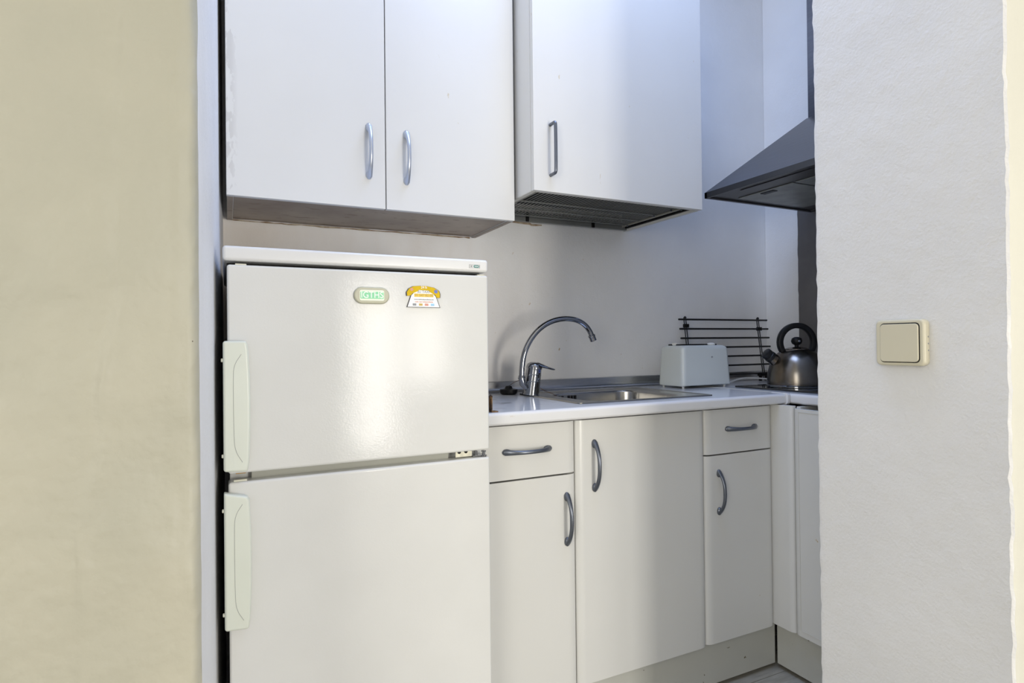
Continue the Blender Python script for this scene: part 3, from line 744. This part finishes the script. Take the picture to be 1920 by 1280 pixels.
sb = thing('splashback', 'dark grey metal splashback panel behind the hob', 'splashback', (2.35, 1.4, ZT))
b = bmesh.new(); n = 40; P = []
zz = [ZT+.002 + (1.90-ZT)*k/n for k in range(n+1)]
P = [(1.846 + random.uniform(-.0015, .0015), z) for z in zz] + [(.91, zz[-1]), (.91, zz[0])]
prism(b, P, 0, 2.3505, 2.3555); obj('panel', b, M['splash'], sb)

# ------------------------------------------------------------------ hob, kettle
hb = thing('hob', 'black glass hob on the right worktop under the hood', 'hob', (2.07, 1.46, ZT))
obj('glass', B(1.838, 2.325, 1.19, 1.742, ZT+.0005, ZT+.007, .002, 2), M['hob'], hb)
b = bmesh.new()
for x in (1.85, 2.30):
    pass
for cx_, cy_, rr in ((1.975, 1.56, .09), (2.20, 1.56, .075), (1.975, 1.33, .075), (2.20, 1.33, .09)): lathe(b, [(rr, 0), (rr, .0006), (rr-.002, .0006), (rr-.002, 0)], (cx_, cy_, ZT+.0068), 40)
each('cooking_ring', b, M['rack_grey'], hb)

sxa = Vector((-.899, .438, 0)); yaw = math.atan2(sxa.y, sxa.x)
kt = thing('kettle', 'stainless steel whistling kettle with black arched handle on the hob', 'kettle', (1.986, 1.570, ZT+.0082), rotz=yaw)
b = bmesh.new(); lathe(b, [(0, 0), (.100, 0), (.106, .003), (.1085, .010), (.1080, .030), (.1055, .055), (.099, .082), (.088, .106), (.073, .126), (.058, .138), (.046, .143), (.044, .141), (.044, .139)], n=56)
obj('body', b, M['kettle'], kt, True, ang=50)
b = bmesh.new(); lathe(b, [(.1065, .0), (.1095, .0005), (.1100, .006), (.1080, .008)], n=56); obj('base_ring', b, M['chrome'], kt, True)
b = bmesh.new(); lathe(b, [(.0435, .1415), (.0425, .1455), (.030, .151), (.012, .154), (0, .1545)], n=40); ldk = obj('lid', b, M['kettle'], kt, True, ang=50)
b = bmesh.new(); lathe(b, [(.008, .153), (.008, .160), (.017, .166), (.0205, .175), (.0175, .186), (.008, .1915), (0, .192)], n=28); kn = obj('knob', b, M['black'], ldk, True, ang=50)
b = bmesh.new(); vd = Vector((.05, 1, .0)); 
lathe(b, [(.0045, 0), (.0045, .002), (.003, .003)], Vector((0, .0200, .1755)), 14, (0, 1, 0)); obj('knob_rivet', b, M['chrome'], kn, True)
b = bmesh.new(); sp0 = Vector((.078, 0, .096)); sd = Vector((.77, 0, .62)).normalized()
lathe(b, [(.032, -.020), (.024, .006), (.0215, .022), (.0215, .026)], sp0, 28, sd); obj('spout', b, M['kettle'], kt, True, ang=50)
b = bmesh.new(); lathe(b, [(.0225, .024), (.0225, .036), (.0205, .038), (.0205, .040), (.0215, .042), (.0215, .056), (.018, .059), (.0, .060)], sp0, 28, sd); obj('whistle_cap', b, M['black_wire'], kt, True, ang=40)
b = bmesh.new(); R = .0650; cz = .171; pts = []
for k in range(41):
    q = math.radians(-38 + (180+76)*k/40); pts.append((math.cos(q)*R, 0, cz+math.sin(q)*R))
t_ = bmesh.new(); rings = []
for k, p in enumerate(pts):
    q = math.radians(-38 + 256*k/40); er = Vector((math.cos(q), 0, math.sin(q))); P = Vector(p)
    rings.append([t_.verts.new(P + er*c*.0105 + Vector((0, 1, 0))*s_*.012) for c, s_ in ((-1, -.6), (-.6, -1), (.6, -1), (1, -.6), (1, .6), (.6, 1), (-.6, 1), (-1, .6))])
for A, C in zip(rings, rings[1:]):
    for k in range(8): t_.faces.new((A[k], A[(k+1) % 8], C[(k+1) % 8], C[k]))
t_.faces.new(rings[0][::-1]); t_.faces.new(rings[-1]); bmesh.ops.recalc_face_normals(t_, faces=t_.faces); merge(b, t_)
obj('handle', b, M['black'], kt, True, ang=50)
b = bmesh.new()
for s_ in (-1, 1): box(b, s_*.060-.010, s_*.060+.010, -.006, .006, .112, .134, .003)
each('handle_bracket', b, M['chrome'], kt, local=True)

# ------------------------------------------------------------------ toaster
tx0, tx1, ty0, ty1 = 1.617, 1.866, 1.795, 1.936; tz = ZT+.009; tt = 1.147
ts = thing('toaster', 'white plastic toaster on the worktop right of the sink', 'toaster', (1.75, 1.87, ZT))
def tl(g_, z, c=.018): return [(x, y, z) for x, y in rrect(tx0-g_, tx1+g_, ty0-g_, ty1+g_, c, 4)]
lo_ = [tl(.004, tz+.000), tl(.006, tz+.004), tl(.003, tz+.06), tl(-.001, tt-.018), tl(-.004, tt-.008), tl(-.014, tt-.001), tl(-.022, tt)]
b = loops_mesh(lo_)
for v in b.verts:
    if v.co.z < tz+.003:
        k = (v.co.x-tx0)/(tx1-tx0)
        if v.co.y < ty0+.01: v.co.z += .012*max(0, math.sin(max(0, min(1, k))*PI))
bmesh.ops.holes_fill(b, edges=[e for e in b.edges if e.is_boundary])
obj('body', b, M['toaster'], ts, ang=40)
b = bmesh.new(); box(b, tx0+.022, tx1-.030, ty0+.040, ty0+.066, tt-.001, tt+.0050, .001, 1); box(b, tx0+.022, tx1-.030, ty0+.085, ty0+.111, tt-.001, tt+.0050, .001, 1); each('bread_slot', b, M['black'], ts)
b = bmesh.new(); box(b, tx0+.022, tx0+.038, ty0+.060, ty0+.090, tt, tt+.011, .002); obj('knob', b, M['clear_knob'], ts)
b = bmesh.new(); lathe(b, [(.014, 0), (.0165, .003), (.0150, .007), (.010, .0095), (0, .010)], (tx1-.066, ty0+.035, tt), 9); obj('knob', b, M['clear_knob'], ts)
b = bmesh.new(); box(b, tx0+.148, tx0+.154, ty0-.0038, ty0-.001, 1.097, 1.102); obj('small_mark', b, M['ink'], ts)
for x, y in ((tx0+.010, ty0+.012), (tx1-.020, ty0+.012), (tx0+.010, ty1-.014), (tx1-.020, ty1-.014), (tx0+.05, ty0+.05)):
    b = bmesh.new(); lathe(b, [(.0045, 0), (.0055, .010)], (x, y, ZT+.0002), 12); obj('foot', b, M['clear_knob'], ts)

# ------------------------------------------------------------------ wire rack leaning on the wall
rk = thing('wire_rack', 'black wire rack leaning on the wall behind the toaster', 'rack', (2.04, 1.98, ZT))
def ry(z): return 1.990 - (1.255-z)/(1.255-1.015)*.030
for k in range(7):
    z = 1.2600-.0413*k; y = ry(z)
    b = bmesh.new(); tube(b, [(1.772+.001*k, y, z), (2.312+.001*k, y, z)], .0042, 10); obj('bar', b, M['black_wire'], rk)
for x in (1.812, 2.258):
    for dx in (-.0055, .0055):
        b = bmesh.new(); tube(b, [(x+dx, ry(1.268)+.006, 1.268), (x+dx, ry(.985)+.006, .990)], .0022, 8); obj('upright_wire', b, M['black_wire'], rk)
    b = bmesh.new(); lathe(b, [(0, -.006), (.006, -.003), (.0065, .002), (.003, .006), (0, .007)], (x, ry(1.268)+.004, 1.268), 12); obj('finial', b, M['black_wire'], rk)
    zq = 1.232 if x < 2 else 1.219
    b = bmesh.new(); box(b, x-.012, x+.012, ry(zq)-.005, ry(zq)+.010, zq-.008, zq+.008, .002); obj('wall_clip', b, M['black'], rk)
b = bmesh.new()
for x in (2.225, 2.262, 2.290): box(b, x, x+.008, 1.952, 1.966, ZT+.001, 1.014, .002); 
box(b, 2.215, 2.312, 1.950, 1.964, 1.000, 1.012, .002)
box(b, 1.80, 1.825, 1.952, 1.966, ZT+.001, 1.014, .002)
each('foot', b, M['black'], rk)

cb = bmesh.new()
tube(cb, smooth_path([(1.885, 1.90, ZT+.0045), (1.93, 1.895, ZT+.0045), (1.99, 1.900, ZT+.010), (2.06, 1.92, ZT+.020), (2.16, 1.925, ZT+.018), (2.26, 1.90, ZT+.008), (2.31, 1.84, ZT+.0045)], 2), .0038, 10)
tag(obj('power_cord', cb, M['cable']), 'white power cord on the worktop between toaster and kettle', 'cord')

# ------------------------------------------------------------------ light switch
sw = thing('light_switch', 'ivory rocker light switch on the right wall', 'switch', (1.199, .706, 1.155))
b = bmesh.new(); prism(b, rrect(.657, .751, 1.1100, 1.2003, .010, 5), 0, 1.1815, 1.2010, .0050, 4)
obj('plate', b, M['switch'], sw, ang=50)
obj('rocker_gap', prism(bmesh.new(), rrect(.6655, .7405, 1.1160, 1.1935, .008, 5), 0, 1.1808, 1.1816), M['dark_hole'], sw)
b = bmesh.new(); prism(b, rrect(.6672, .7393, 1.1177, 1.1915, .007, 5), 0, 1.1780, 1.1820, .0012, 2)
obj('rocker', b, M['switch'], sw, ang=50)
b = bmesh.new()
for z in (1.166, 1.153, 1.140): lathe(b, [(.0016, 0), (.0016, .0006)], (1.193, .6571, z), 8, (0, -1, 0))
each('vent_dot', b, M['ink'], sw)
